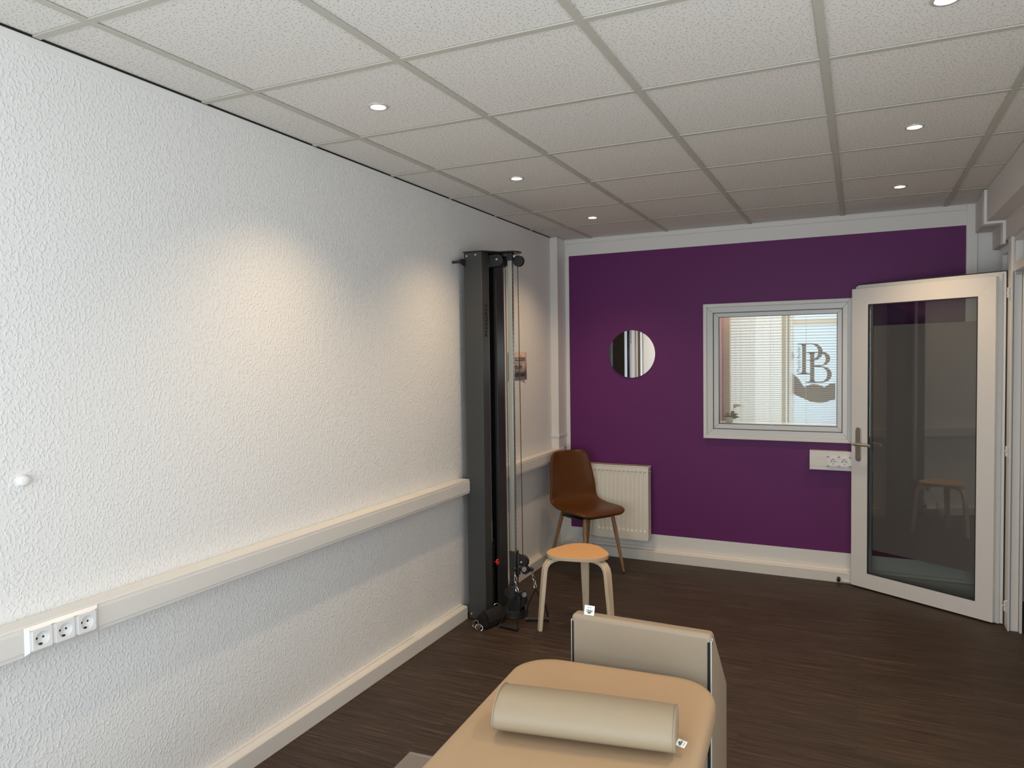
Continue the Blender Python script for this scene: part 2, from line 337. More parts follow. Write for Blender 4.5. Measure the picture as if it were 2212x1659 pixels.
# cable channel wrapping the beam
b = MB()
b.box(.664, .678, 5.12, 5.20, 2.347, H-.004); b.box(.678, .758, 5.12, 5.20, 2.347, 2.361); b.box(.758, .772, 5.12, 5.20, 2.225, 2.361)
tag(b.build('cable_channel', M_upvc, smooth=0), 'slim white cable channel stepping around the beam above the glass door', 'cable channel')
# corridor beyond the right hand glazing
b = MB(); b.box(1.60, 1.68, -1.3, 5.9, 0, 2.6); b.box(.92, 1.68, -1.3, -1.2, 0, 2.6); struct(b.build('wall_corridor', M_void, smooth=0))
# glazed frame of the right wall beyond the open door (window_2) and the transom above the doorway (window_3)
wn2 = struct(MB().box(.80, .86, 5.065, 5.13, 0, 2.245).box(.80, .86, 5.40, 5.475, 0, 2.245).box(.80, .86, 5.13, 5.40, 2.19, 2.245).box(.80, .86, 5.13, 5.40, 0, .12).build('window_2', M_upvc, bevel=.003))
MB().box(.825, .831, 5.13, 5.40, .12, 2.19).build('pane', M_dglass, wn2, smooth=0)
MB().box(.802, .825, 5.215, 5.24, .12, 2.19).build('mullion', M_upvc, wn2, bevel=.002)
wn3 = struct(MB().box(.790, .862, 4.02, 4.965, 2.048, 2.098).box(.790, .862, 4.02, 4.965, 2.215, 2.246).box(.790, .862, 4.915, 4.965, 2.098, 2.215).box(.790, .862, 4.02, 4.07, 2.098, 2.215).build('window_3', M_upvc, bevel=.003))
MB().box(.825, .831, 4.07, 4.915, 2.098, 2.215).build('pane', M_dglass, wn3, smooth=0)
# ------------------------------------------------------------------ door_1: jamb and open glazed leaf
d1 = bpy.data.objects.new('door_1', None); COL.objects.link(d1); d1.location = (.78, 4.98, 0); struct(d1)
b = MB(); b.box(.777, .845, 4.972, 5.062, 0, 2.246); b.box(.777, .787, 4.960, 4.972, 0, 2.05); b.box(.832, .845, 4.945, 4.972, 0, 2.05); b.build('door_frame', M_upvc, d1, bevel=.002)
MB().box(.7875, .7895, 4.9712, 4.9722, 0, 2.05).box(.792, .7935, 4.9712, 4.9722, 0, 2.05).box(.8300, .8322, 4.9700, 4.9722, 0, 2.05).build('gasket', M_gasket, d1, smooth=0)
MB().box(.800, .830, 4.962, 4.972, 2.030, 2.047).build('latch_plate', M_steel, d1, bevel=.001)
DD = Vector((.8441, -.5362, 0)); DN = Vector((.5362, .8441, 0)); DA = Vector((-.04026, 5.53113, 0))
dt = lambda s, t, z: tuple(DA+DD*s+DN*t+Vector((0, 0, z)))
def ringframe(b, s0, s1, z0, z1, w0, w1, wz0, wz1, t0, t1):   # mitred rectangular frame
    for q in (((s0, z0), (s1, z0), (s1-w1, z0+wz0), (s0+w0, z0+wz0)), ((s1, z0), (s1, z1), (s1-w1, z1-wz1), (s1-w1, z0+wz0)), ((s1, z1), (s0, z1), (s0+w0, z1-wz1), (s1-w1, z1-wz1)), ((s0, z1), (s0, z0), (s0+w0, z0+wz0), (s0+w0, z1-wz1))):
        b.prism(q, t0, t1, 'y')
b = MB(dt); ringframe(b, 0, .898, .010, 2.034, .118, .100, .105, .112, 0, .030); b.build('leaf_frame', M_upvc, d1, bevel=.0009)
b = MB(dt); ringframe(b, .010, .918, .004, 2.052, .10, .10, .10, .10, .030, .040); b.build('rebate', M_upvc_in, d1, bevel=.001)
b = MB(dt); ringframe(b, .014, .936, .002, 2.062, .10, .10, .10, .10, .041, .062); b.build('outer_flange', M_upvc, d1, bevel=.002)
b = MB(dt); ringframe(b, .010, .940, .0005, 2.066, .006, .006, .006, .006, .0395, .0425); b.build('gasket', M_gasket, d1, smooth=0)
b = MB(dt); ringframe(b, .116, .801, .112, 1.925, .006, .006, .006, .006, -.0006, .012); b.build('glazing_bead_gasket', M_gasket, d1, smooth=0)
b = MB(dt); b.box(.12, .80, .016, .020, .115, 1.921); b.build('glass_pane', M_dglass, d1, smooth=0)
b = MB(dt); b.box(.142, .794, .0215, .0225, .275, 1.781); b.build('privacy_film', M_film, d1, smooth=0)
# handle
b = MB(dt); rr_ = .0105; pl_ = [(.0535+rr_*2*math.cos(t)*.95, 1.078+.021*math.sin(t)) for t in [i*PI/10 for i in range(11)]]+[(.0535-rr_*2*.95*math.cos(t), .887-.021*math.sin(t)) for t in [i*PI/10 for i in range(11)]]
b.prism(pl_, -.009, 0, 'y'); hp = b.build('handle_plate', M_steel, d1, bevel=.002)
b = MB(dt); b.cyl((.0535, -.009, .985), (.0535, -.045, .985), .0085, 16); b.tube([(.0535, -.042, .985), (.072, -.047, .985), (.11, -.047, .984), (.160, -.045, .984)], [.010, .0095, .0085, .0095], 14); b.sphere((.0535, -.043, .985), .0125); b.sphere((.036, -.043, .985), .0095, 12, (1.3, 1, 1)); b.build('lever', M_steel, hp)
b = MB(dt); b.cyl((.0535, -.010, .910), (.0535, -.0095, .910), .008, 16); b.box(.0505, .0565, -.0102, -.0095, .892, .908); b.build('lock_cylinder', M_chrome, hp)
for z in (1.93, 1.03, .14):
    b = MB(); b.cyl((.768, 4.975, z-.028), (.768, 4.975, z-.001), .0085, 14); b.cyl((.768, 4.975, z+.001), (.768, 4.975, z+.030), .0085, 14); b.box(.768, .780, 4.972, 4.978, z-.035, z+.035); b.box(.745, .768, 4.983, 4.988, z-.004, z+.004); b.build('hinge', M_white, d1, bevel=.0005)
# ------------------------------------------------------------------ window_1 in the purple wall
w1 = bpy.data.objects.new('window_1', None); COL.objects.link(w1); w1.location = (-.545, 5.63, .98); struct(w1)
b = MB(bw); ringframe(b, -1.054, -.040, .976, 1.980, .026, .026, .026, .026, .0, .030); b.build('casing', M_plain, w1, bevel=.003)
b = MB(bw); ringframe(b, -1.028, -.066, 1.002, 1.954, .046, .034, .046, .042, -.02, .020); b.build('window_frame', M_upvc_in, w1, bevel=.003)
b = MB(bw); ringframe(b, -.983, -.098, 1.046, 1.914, .004, .004, .004, .004, -.02, .0195); b.build('gasket', M_gasket, w1, smooth=0)
b = MB(bw); ringframe(b, -.979, -.102, 1.050, 1.910, .038, .032, .038, .032, -.02, .016); b.build('sash', M_upvc_in, w1, bevel=.003)
b = MB(bw); ringframe(b, -.942, -.133, 1.086, 1.880, .003, .003, .003, .003, -.01, .0165); b.build('glazing_gasket', M_gasket, w1, smooth=0)
MB(bw).box(-.941, -.134, -.002, .003, 1.087, 1.879).build('pane', M_glass, w1, smooth=0)
b = MB(bw)
for k in range(26): b.sphere((-.080+random.uniform(-.012, .008), .018, 1.83+random.uniform(-.05, .05)), random.uniform(.004, .008), 8, (1, .5, 1.4))
b.build('filler_smear', M_plain, w1)
# next room seen through the window
b = MB(); b.box(-1.6, 1.2, 7.05, 7.1, 0, 2.6).mi = 0
b = MB()
b.box(-1.30, -1.25, 5.76, 6.26, 0, 2.6); b.box(.35, .40, 5.76, 6.26, 0, 2.6); b.box(-1.3, .4, 5.76, 6.26, -.05, 0); b.box(-1.3, .4, 5.76, 6.26, 2.6, 2.65)
b.box(-1.3, -.955, 6.24, 6.30, 0, 2.6); b.box(-.13, .4, 6.24, 6.30, 0, 2.6); b.box(-.955, -.13, 6.24, 6.30, 0, .9); b.box(-.955, -.13, 6.24, 6.30, 2.05, 2.6)
struct(b.build('wall_next_room', M_room, smooth=0))
struct(MB().box(-1.06, -1.01, 5.765, 6.235, .9, 2.1).build('trim_8', M_pink, smooth=0))
def wavy(x0, x1, z0, z1, y, amp, n, per):
    vs = []; fs = []; K = n*8
    for i in range(K+1):
        x = x0+(x1-x0)*i/K; yy = y+amp*math.sin(2*PI*i/8)+amp*.4*math.sin(i*.37)
        vs += [(x, yy, z0), (x+.004*math.sin(i), yy*1.0, z1)]
    for i in range(K): fs.append((2*i, 2*i+2, 2*i+3, 2*i+1))
    return vs, fs
b = MB(); b.add(*wavy(-.945, -.545, 1.0, 1.98, 6.17, .006, 9, 1)); tag(b.build('sheer_curtain', M_sheer, smooth=180), 'sheer white curtain hanging in the next room behind the square window', 'curtain')
b = MB(); b.add(*wavy(-.545, -.515, 1.0, 1.98, 6.15, .004, 1, 1)); b.add(*wavy(-.505, -.490, 1.0, 1.98, 6.15, .004, 1, 1)); tag(b.build('ochre_curtain', M_drape, smooth=180), 'narrow ochre curtain fold beside the logo film in the next room', 'curtain')
b = MB(); b.add(*wavy(-.490, -.455, 1.0, 1.98, 6.165, .004, 2, 1)); tag(b.build('curtain_edge', M_sheer, smooth=180), 'pale gathered curtain edge between ochre fold and logo film', 'curtain')
# frosted film with the monogram on the far window
lf = thing('window_film', 'pale blue frosted window film with a large brown two-letter monogram and writing', 'window film', (-.30, 6.20, 1.0))
MB().box(-.458, -.131, 6.2145, 6.2155, .95, 2.04).build('film', M_frost, lf, smooth=0)
MB().box(-.470, -.131, 6.205, 6.213, 1.825, 1.872).build('header_strip', M_white, lf, smooth=0)
def U(u, v_): return (-.469+(1680+u*.1206-1712)*.003333, 1.682-((700+v_*.1206)-742)*.00363)
def arc(cx_, cy_, rx, ry, a0, a1, n=12): return [(cx_+rx*math.cos(math.radians(a0+(a1-a0)*i/n)), cy_-ry*math.sin(math.radians(a0+(a1-a0)*i/n))) for i in range(n+1)]
b = MB()
def strip(outer, inner, y0=6.203, y1=6.2045):   # band between two equally long polylines
    for i in range(len(outer)-1):
        b.prism([U(*outer[i]), U(*outer[i+1]), U(*inner[i+1]), U(*inner[i])], y0, y1, 'y')
def poly(pts): b.prism([U(*p) for p in pts], 6.203, 6.2045, 'y')
# P
poly([(440, 355), (512, 355), (512, 890), (440, 890)])
poly([(355, 347), (512, 347), (512, 372), (440, 390), (420, 372), (355, 368)])
poly([(340, 905), (600, 905), (600, 888), (530, 880), (512, 850), (440, 850), (420, 880), (340, 893)])
strip([(512, 347)]+arc(620, 505, 192, 158, 90, -90)+[(512, 655)], [(512, 372)]+arc(600, 505, 132, 138, 90, -90)+[(512, 640)])
# B
poly([(585, 505), (660, 505), (660, 1045), (585, 1045)])
poly([(512, 500), (720, 500), (720, 518), (660, 530), (640, 524), (600, 545), (585, 560), (570, 530), (512, 518)])
poly([(495, 1053), (700, 1053), (700, 1038), (675, 1030), (660, 1000), (585, 1000), (565, 1034), (495, 1042)])
strip([(700, 500)]+arc(775, 625, 168, 127, 90, -90)+[(660, 765)], [(700, 518)]+arc(765, 632, 100, 108, 90, -90)+[(660, 745)])
strip([(660, 745)]+arc(790, 905, 182, 147, 90, -90)+[(660, 1053)], [(660, 765)]+arc(770, 905, 122, 130, 90, -90)+[(660, 1037)])
b.build('monogram', M_decal, lf, smooth=0)
b = MB()
top = [(255, 880), (300, 915), (380, 985), (430, 1065), (480, 1130), (520, 1112), (580, 1086), (650, 1078), (740, 1088), (800, 1112), (840, 1130), (880, 1105), (940, 1070), (1035, 1055)]
bot = [(255, 1240), (300, 1262), (350, 1290), (430, 1320), (500, 1350), (560, 1375), (600, 1392), (680, 1405), (760, 1410), (830, 1405), (880, 1390), (930, 1372), (975, 1355), (1035, 1345)]
strip(top, bot); b.build('hand_silhouette', M_decal, lf, smooth=0); b = MB(); strip([(245, 505), (285, 520), (300, 590)], [(245, 630), (280, 620), (300, 600)]); b.build('finger_silhouette', M_decal, lf, smooth=0)
p0 = U(378, 625); textmesh('lettering', 'Physio Becker', .037, M_decal, lf, frame3((p0[0], 6.2035, p0[1]), (0, 0, 1), (-1, 0, 0)), bold=0)
# venetian blind just behind the pane
bl = thing('venetian_blind', 'ivory venetian blind with fine open slats behind the square window', 'blind', (-.54, 5.86, 1.88))
z = 1.872; k = 0
while z > 1.09:
    MB().box(-.945, -.118, 5.855, 5.859, z-.0021+.0004*(1.872-z), z+.0021-.0004*(1.872-z)).build('slat', M_slat, bl, smooth=0)
    z -= .0235-.0115*min(1, (1.872-z)/.75); k += 1
MB().cyl((-.60, 5.857, 1.08), (-.60, 5.857, 1.88), .0012, 6).cyl((-.35, 5.857, 1.08), (-.35, 5.857, 1.88), .0012, 6).build('ladder_cord', M_slat, bl)
MB().box(-1.0, -.09, 5.76, 6.0, 1.055, 1.075).build('trim_11', M_white, None, smooth=0)['kind'] = 'structure'
pp = thing('potted_lily', 'small green plant with one pale flower on the sill behind the window', 'plant', (-.905, 5.91, 1.075))
b = MB(); b.tube([(-.905, 5.91, 1.12), (-.885, 5.91, 1.16), (-.868, 5.91, 1.195)], .0018, 6); b.build('stem', M_leaf, pp)
b = MB(); b.tube([(-.875, 5.91, 1.190), (-.868, 5.91, 1.205), (-.850, 5.91, 1.208), (-.825, 5.91, 1.203), (-.80, 5.91, 1.200)], [.004, .016, .012, .005, .002], 10); b.build('flower', M_petal, pp)
b = MB()
for (dx, dz, ln) in ((.07, .035, 1), (.075, .012, 1), (-.03, .04, 1), (-.05, .02, 1), (.04, .055, 1)):
    b.tube([(-.905, 5.91, 1.105), (-.905+dx*.5, 5.90, 1.105+dz*.9), (-.905+dx, 5.895, 1.105+dz)], [.003, .012, .001], 8)
b.build('leaf_cluster', M_leaf, pp)
MB().tube([(-.905, 5.91, 1.0755), (-.905, 5.91, 1.115)], [.022, .028], 16).build('pot', M_white, pp)
# ------------------------------------------------------------------ cable trunking with sockets
def trunk(name, y0, y1, label):
    t = thing(name, label, 'cable trunking', (XL(y0), y0, .82))
    b = MB(lw); b.box(0, .076, y0, y1, .776, .864); b.build('channel', M_trunk, t, bevel=.003)
    b = MB(lw); b.box(.076, .079, y0+.001, y1-.001, .7905, .8505); b.build('cover', M_trunk, t, bevel=.001)
    return t
def socket(b_parent, tf, u, z, s, m=M_socket, dep=0., wd=.0095):
    so = MB(tf[0]); f = tf[1]
    def box(a, c, e, h, w0, w1): so.box(*f(a, c, w0, w1, e, h))
    # surround with round well
    n = 32; R_ = s*.37; hs = s/2; ring = []; sq = []
    for i in range(n):
        t = 2*PI*i/n; c_, s_ = math.cos(t), math.sin(t); k = hs/max(abs(c_), abs(s_)); sq.append((u+c_*k, z+s_*k)); ring.append((u+c_*R_, z+s_*R_))
    pt = tf[2]
    vs = [pt(a, dep+.004, c_) for a, c_ in sq]+[pt(a, dep+.0035, c_) for a, c_ in ring]+[pt(u+(a-u)*.93, dep-wd, z+(c_-z)*.93) for a, c_ in ring]+[pt(a, dep, c_) for a, c_ in sq]
    fs = [(i, (i+1) % n, (i+1) % n+n, i+n) for i in range(n)]+[(i+n, (i+1) % n+n, (i+1) % n+2*n, i+2*n) for i in range(n)]+[tuple(range(2*n, 3*n))]+[(i, (i+1) % n, (i+1) % n+3*n, i+3*n) for i in range(n)]
    so.add(vs, fs); o = so.build('socket', m, b_parent)
    h = MB(tf[0])
    for du in (-.0095, .0095):
        h.prism([(u+du+.0032*math.cos(2*PI*i/12), z+.0032*math.sin(2*PI*i/12)) for i in range(12)], *tf[3](dep-wd-.0002, dep-wd+.0004), tf[4])
    for dz in (-1, 1):
        h.add([pt(u-.0045, dep-.004, z+dz*R_*.96), pt(u+.0045, dep-.004, z+dz*R_*.96), pt(u+.0045, dep-wd+.0006, z+dz*R_*.74), pt(u-.0045, dep-wd+.0006, z+dz*R_*.74)], [(0, 1, 2, 3)])
    h.build('contact', M_dark, o, smooth=0)
    return o
TL = (lw, None, lambda a, w_, z_: (w_, a, z_), lambda a, c_: (a, c_), 'x')
t1 = trunk('cable_trunking', -1.1, 3.925, 'long cream cable trunking along the left wall with three power sockets')
b = MB(lw); hs = .039
ou = [(1.253, .781), (1.476, .781), (1.476, .861), (1.253, .861)]; inn = [(1.263, .790), (1.466, .790), (1.466, .852), (1.263, .852)]
b.add([(.0785, a, c_) for a, c_ in ou]+[(.089, a, c_) for a, c_ in inn], [(0, 1, 5, 4), (1, 2, 6, 5), (2, 3, 7, 6), (3, 0, 4, 7)])
for (a, c_, e, h_) in ((1.263, 1.2692, .790, .852), (1.3248, 1.3368, .790, .852), (1.3922, 1.4042, .790, .852), (1.4598, 1.466, .790, .852), (1.263, 1.466, .790, .7932), (1.263, 1.466, .8488, .852)): b.box(.0795, .089, a, c_, e, h_)
sf = b.build('socket_frame', M_socket, t1, smooth=0)
for yc in (1.297, 1.3645, 1.432): socket(sf, TL, yc, .821, .0555, dep=.0893)
for o in sf.children: pass
t2 = trunk('cable_trunking', 4.25, 5.585, 'short cream cable trunking stretch behind the tower and leather chair')
MB(lw).box(.079, .081, 5.50, 5.506, .79, .8505).build('joint_clip', M_trunk, t2, smooth=0)
t3 = thing('cable_trunking', 'white cable trunking box with sockets on the purple wall beside the glass door', 'cable trunking', (-.30, 5.60, .85))
b = MB(bw); b.box(-.306, .35, 0, .058, .786, .920); b.build('channel', M_white, t3, bevel=.003)
b = MB(bw); b.box(-.302, .346, .058, .0595, .8105, .885); b.build('cover', M_trunk, t3, bevel=.001)
b = MB(bw); b.box(-.308, -.302, -.0, .060, .785, .921); b.build('end_cap', M_white, t3, bevel=.001)
b = MB(bw); 
for (a, c_, e, h_) in ((-.195, -.1812, .812, .884), (-.1288, -.1102, .812, .884), (-.0578, -.0392, .812, .884), (.0132, .2, .812, .884), (-.195, .2, .812, .8223), (-.195, .2, .8747, .884)): b.box(a, c_, .0595, .067, e, h_)
sf3 = b.build('socket_frame', M_socket, t3, smooth=0)
TB = (bw, None, lambda a, w_, z_: (a, w_, z_), lambda a, c_: (a, c_), 'y')
for xc in (-.155, -.084, -.013): socket(sf3, TB, xc, .8485, .0524, dep=.0676, wd=.0072)
# wall plug nub
b = MB(); cx_, cz_ = 1.312, 1.263; x_ = XL(1.312)
b.tube([(x_, cx_, cz_), (x_+.010, cx_, cz_), (x_+.018, cx_, cz_), (x_+.021, cx_, cz_)], [.017, .0165, .012, .004], 20); tag(b.build('filler_blob', M_plain), 'small round white blob of filler on the left wall', 'filler')
# ------------------------------------------------------------------ sign, mirror
sg = thing('paper_sign', 'laminated sheet with German text asking to take off shoes, left wall', 'sign', lw(0, 4.80, 1.54))
sh = MB(); nS = 8
ys = [4.665+(4.965-4.665)*i/nS for i in range(nS+1)]
sh.add([lw(.0015+.012*(((y-4.815)/.15)**2)*(1 if y > 4.815 else .3), y, z) for y in ys for z in (1.436, 1.641)], [(2*i, 2*i+2, 2*i+3, 2*i+1) for i in range(nS)])
so = sh.build('sheet', M_paper, sg, smooth=180); sm = so.modifiers.new('s', 'SOLIDIFY'); sm.thickness = .0008
for k, tx in enumerate(('Bitte ziehen', 'Sie die', 'Schuhe aus!')):
    textmesh('lettering', tx, .058, M_ink, sg, frame3(lw(.0135, 4.815, 1.592-.056*k), (.03, 1, 0), (0, 0, 1)), ext=.0003, bold=.0006, sx=.86)
mi = thing('round_mirror', 'small round frameless mirror on the purple wall above the radiator', 'mirror', bw(-1.614, 0, 1.616))
for (r_, w0, w1, m_, nm) in ((.186, .001, .0045, M_mirror, 'mirror_glass'),):
    b = MB(lambda x, w_, z: bw(x, w_ if w_ < .002 else w_+(-1.614+r_-x)*.042, z)); b.prism([(-1.614+r_*math.cos(2*PI*i/72), 1.616+r_*math.sin(2*PI*i/72)) for i in range(72)], w0, w1, 'y'); b.build(nm, m_, mi, smooth=0)
# ------------------------------------------------------------------ radiator
rd = thing('radiator', 'cream ribbed panel radiator on the purple wall behind the leather chair', 'radiator', bw(-1.70, .03, .16))
rx0, rx1, rz0, rz1 = -1.958, -1.457, .168, .742
b = MB(bw); f = .118
# front sheet with pressed vertical channels
xsr = [rx0]; nR = 14; pitch_ = .0338; start = rx1-.014-nR*pitch_
us = [(rx0, 0)]
for i in range(nR):
    c0 = start+i*pitch_
    us += [(c0+.0055, 0), (c0+.0095, 1), (c0+.0245, 1), (c0+.0285, 0)]
us.append((rx1, 0))
zr = [(rz0, 0), (rz0+.066, 0), (rz0+.082, 1), (rz1-.045, 1), (rz1-.036, 0), (rz1, 0)]
vs = [(u_, f-(.009 if (a and c_) else 0), z_) for z_, c_ in zr for u_, a in us]; nu = len(us)
b.add(vs, [(j*nu+i, j*nu+i+1, (j+1)*nu+i+1, (j+1)*nu+i) for j in range(5) for i in range(nu-1)])
b.box(rx0, rx1, f-.014, f-.0095, rz0, rz1); b.box(rx0, rx0+.003, f-.012, f, rz0, rz1); b.box(rx1-.003, rx1, f-.012, f, rz0, rz1); b.box(rx0, rx1, f-.012, f, rz0, rz0+.003); b.box(rx0, rx1, f-.012, f, rz1-.003, rz1)
b.build('front_panel', M_rad, rd, smooth=20)
b = MB(bw); b.box(rx0+.004, rx1-.004, .035, .045, rz0, rz1-.01); b.build('rear_panel', M_rad, rd, bevel=.001)
b = MB(bw); b.box(rx0-.002, rx1+.002, .034, f+.002, rz1-.004, rz1+.004); tp = b.build('top_grille', M_rad, rd, bevel=.0015)
b = MB(bw)
for i in range(34):
    for q in range(2): b.box(rx0+.016+i*.0142, rx0+.026+i*.0142, .058+q*.022, .074+q*.022, rz1+.0035, rz1+.0046)
b.build('grille_slots', M_dark, tp, smooth=0)
for x_ in (rx0, rx1-.0035): MB(bw).box(x_, x_+.0035, .045, f-.010, rz0+.02, rz1-.03).build('side_panel', M_rad, rd, bevel=.001)
for z_ in (rz0+.035, rz1-.033): MB(bw).cyl((rx1-.002, .080, z_), (rx1+.012, .080, z_), .010, 14).build('blanking_plug', M_chrome, rd)
b = MB(bw); b.cyl((rx0-.045, .075, .135), (rx0-.045, .075, .25), .013, 14); b.cyl((rx0-.045, .075, .235), (rx0+.004, .075, .235), .011, 14); b.cyl((rx0-.045, .075, .10), (rx0-.045, .075, .14), .008, 12); b.build('valve', M_steel, rd)
MB(bw).cyl((rx0-.045, .0515, .06), (rx0-.045, .075, .10), .007, 10).build('supply_pipe', M_steel, rd)
# ------------------------------------------------------------------ door stop
b = MB(bw); b.cyl((-.118, .050, .030), (-.118, .092, .026), .012, 16); tg = b.build('door_stop', M_rubber); tag(tg, 'small black rubber door stop on the skirting beside the glass door', 'door stop')
tag(MB(bw).cyl((-.100, .058, .016), (.10, .058, .012), .006, 10).build('floor_pipe', M_white), 'thin white pipe on the floor along the back skirting', 'pipe')
# ------------------------------------------------------------------ cable tower
mc = thing('cable_tower', 'tall black cable pull exercise tower mounted against the white left wall', 'exercise machine', (-2.10, 4.085, 0))
bx0, bx1, y0, y1, zt = -2.160, -2.040, 3.930, 4.236, 2.236
b = MB(); b.prism([(bx0, y0), (bx1, y0), (bx1, y0+.092), (bx1-.018, y0+.092), (bx1-.018, y0+.006), (bx0, y0+.006)], .002, zt, 'z'); b.build('side_cover', M_mgrey, mc, bevel=.0025)
b = MB(); b.prism([(bx0, y1), (bx1, y1), (bx1, y1-.112), (bx1-.020, y1-.112), (bx1-.020, y1-.006), (bx0, y1-.006)], .002, zt, 'z'); b.build('side_cover', M_mblack, mc, bevel=.0025)
MB().box(bx0, bx0+.006, y0+.006, y1-.006, .002, zt).build('back_plate', M_dark, mc, smooth=0)
b = MB(); b.cyl((bx1-.008, y0+.101, .46), (bx1-.008, y0+.101, 2.19), .0035, 10); b.build('guide_rod', M_chrome, mc)
b = MB()
for k in range(12): b.box(bx0+.012, bx1-.030, y0+.105, y1-.122, .05+k*.035, .05+k*.035+.031)
b.build('weight_stack', M_rubber, mc, bevel=.002)
b = MB(); b.cyl((bx1-.028, 4.104, .318), (bx1-.004, 4.104, .318), .005, 12); b.tube([(bx1-.006, 4.104+.015*math.cos(t), .318+.015*math.sin(t)) for t in [2*PI*i/20 for i in range(20)]], .0055, 8, closed=True); b.build('selector_pin', M_red, mc)
# top plate with rounded nose
nose = [(-1.925+.070*math.cos(t), 4.09+.075*math.sin(t)) for t in [math.radians(a) for a in range(-75, 76, 10)]]
pl = [(bx0-.004, y0-.006), (bx1+.006, y0-.006), (bx1+.075, 4.012)]+nose+[(bx1+.075, 4.168), (bx1+.006, y1+.006), (bx0-.004, y1+.006)]
b = MB(); b.prism(pl, zt, zt+.006, 'z'); b.build('top_plate', M_mblack, mc, bevel=.0015)
for (a, c_) in ((bx0+.022, zt-.022), (bx1-.038, zt-.018)): MB().cyl((a, y0+.001, c_), (a, y0-.005, c_), .0062, 14).build('bolt', M_chrome, mc)
MB().cyl((bx0+.02, y0+.001, .035), (bx0+.02, y0-.006, .035), .0065, 14).build('bolt', M_chrome, mc)
b = MB(); b.prism([(3.862, 2.166), (3.935, 2.150), (3.935, 2.196), (3.905, 2.196), (3.862, 2.186)], bx0+.006, bx0+.012, 'x'); b.cyl((bx0-.05, 3.880, 2.176), (bx0+.018, 3.880, 2.176), .008, 12); b.build('wall_bracket', M_mblack, mc, bevel=.001)
for yy in (4.030, 4.120):
    b = MB(); b.prism([(bx1-.02, 2.225), (-1.985, 2.228)]+[(-1.985+.036*math.sin(t), 2.192+.036*math.cos(t)) for t in [PI*i/10 for i in range(11)]]+[(bx1-.02, 2.150)], yy, yy+.006, 'y'); b.build('pulley_bracket', M_mblack, mc, bevel=.001)
for (x_, y_, r_) in ((-1.990, 4.075, .032), (-1.880, 4.115, .034)): MB().tube([(x_, y_-.012, 2.188), (x_, y_-.006, 2.188), (x_, y_, 2.188), (x_, y_+.006, 2.188), (x_, y_+.012, 2.188)], [r_, r_*.9, r_*.82, r_*.9, r_], 28).build('pulley', M_rubber, mc)
MB().cyl((-1.985, 4.022, 2.196), (-1.985, 4.030, 2.196), .0065, 14).build('bolt', M_chrome, mc)
MB().cyl((-1.890, 4.070, 2.214), (-1.890, 4.082, 2.214), .0075, 14).build('bolt', M_chrome, mc)
# perforated pole
b = MB(); b.box(-1.9395, -1.9105, 4.076, 4.105, .03, 2.205); po = b.build('pole', M_alu, mc, bevel=.002)
b = MB()
for k in range(70):
    zz = .42+k*.0255; b.prism([(4.0905+.0034*math.cos(2*PI*i/8), zz+.0034*math.sin(2*PI*i/8)) for i in range(8)], -1.9106, -1.9100, 'x')
b.build('peg_holes', M_dark, po, smooth=0)
MB().box(-1.943, -1.907, 4.073, 4.108, 2.190, 2.236).build('pole_cap', M_mblack, mc, bevel=.002)
MB().box(-1.9412, -1.9088, 4.0745, 4.1065, .03, .25).build('pole_sleeve', M_mblack, mc, bevel=.002)
# cables
for (x_, y_, xb, yb) in ((-1.972, 4.082, -1.968, 4.088), (-1.960, 4.090, -1.956, 4.096), (-1.887, 4.115, -1.878, 4.12)):
    MB().cyl((x_, y_, 2.17), (xb, yb, .10 if x_ < -1.95 else .36), .0026, 8).build('cable', M_cable, mc)
# carriage
b = MB(); b.box(-1.948, -1.902, 4.066, 4.114, .235, .405); b.prism([(-1.955, .16), (-1.905, .16), (-1.905, .235), (-1.945, .245)], 4.068, 4.112, 'y'); b.box(-1.902, -1.884, 4.080, 4.100, .26, .39); cg = b.build('carriage', M_mblack, mc, bevel=.003)
def pulley(c, r_, w_=.013): return MB().tube([(c[0], c[1]-w_, c[2]), (c[0], c[1]-w_*.4, c[2]), (c[0], c[1], c[2]), (c[0], c[1]+w_*.4, c[2]), (c[0], c[1]+w_, c[2])], [r_, r_*.93, r_*.84, r_*.93, r_], 30)
pulley((-1.872, 4.100, .342), .040).build('pulley', M_rubber, cg); pulley((-1.851, 4.098, .292), .026).build('pulley', M_rubber, cg)
MB().cyl((-1.872, 4.080, .342), (-1.872, 4.086, .342), .006, 12).build('axle', M_chrome, cg)
def knob(x_, y_, z_):
    d = Vector((.80, -.60, 0)); c0 = Vector((x_, y_, z_)); k_ = MB().tube([c0-d*.034, c0-d*.012, c0-d*.010, c0, c0+d*.003], [.008, .009, .020, .0215, .018], 24).build('knob', M_rubber, cg)
    MB().cyl(c0+d*.0028, c0+d*.0040, .0155, 24).build('knob_cap', M_greycap, k_)
    MB().cyl(c0-d*.06, c0-d*.034, .0075, 12).build('plunger', M_alu, k_)
knob(-1.822, 4.010, .322); knob(-1.832, 4.030, .160)
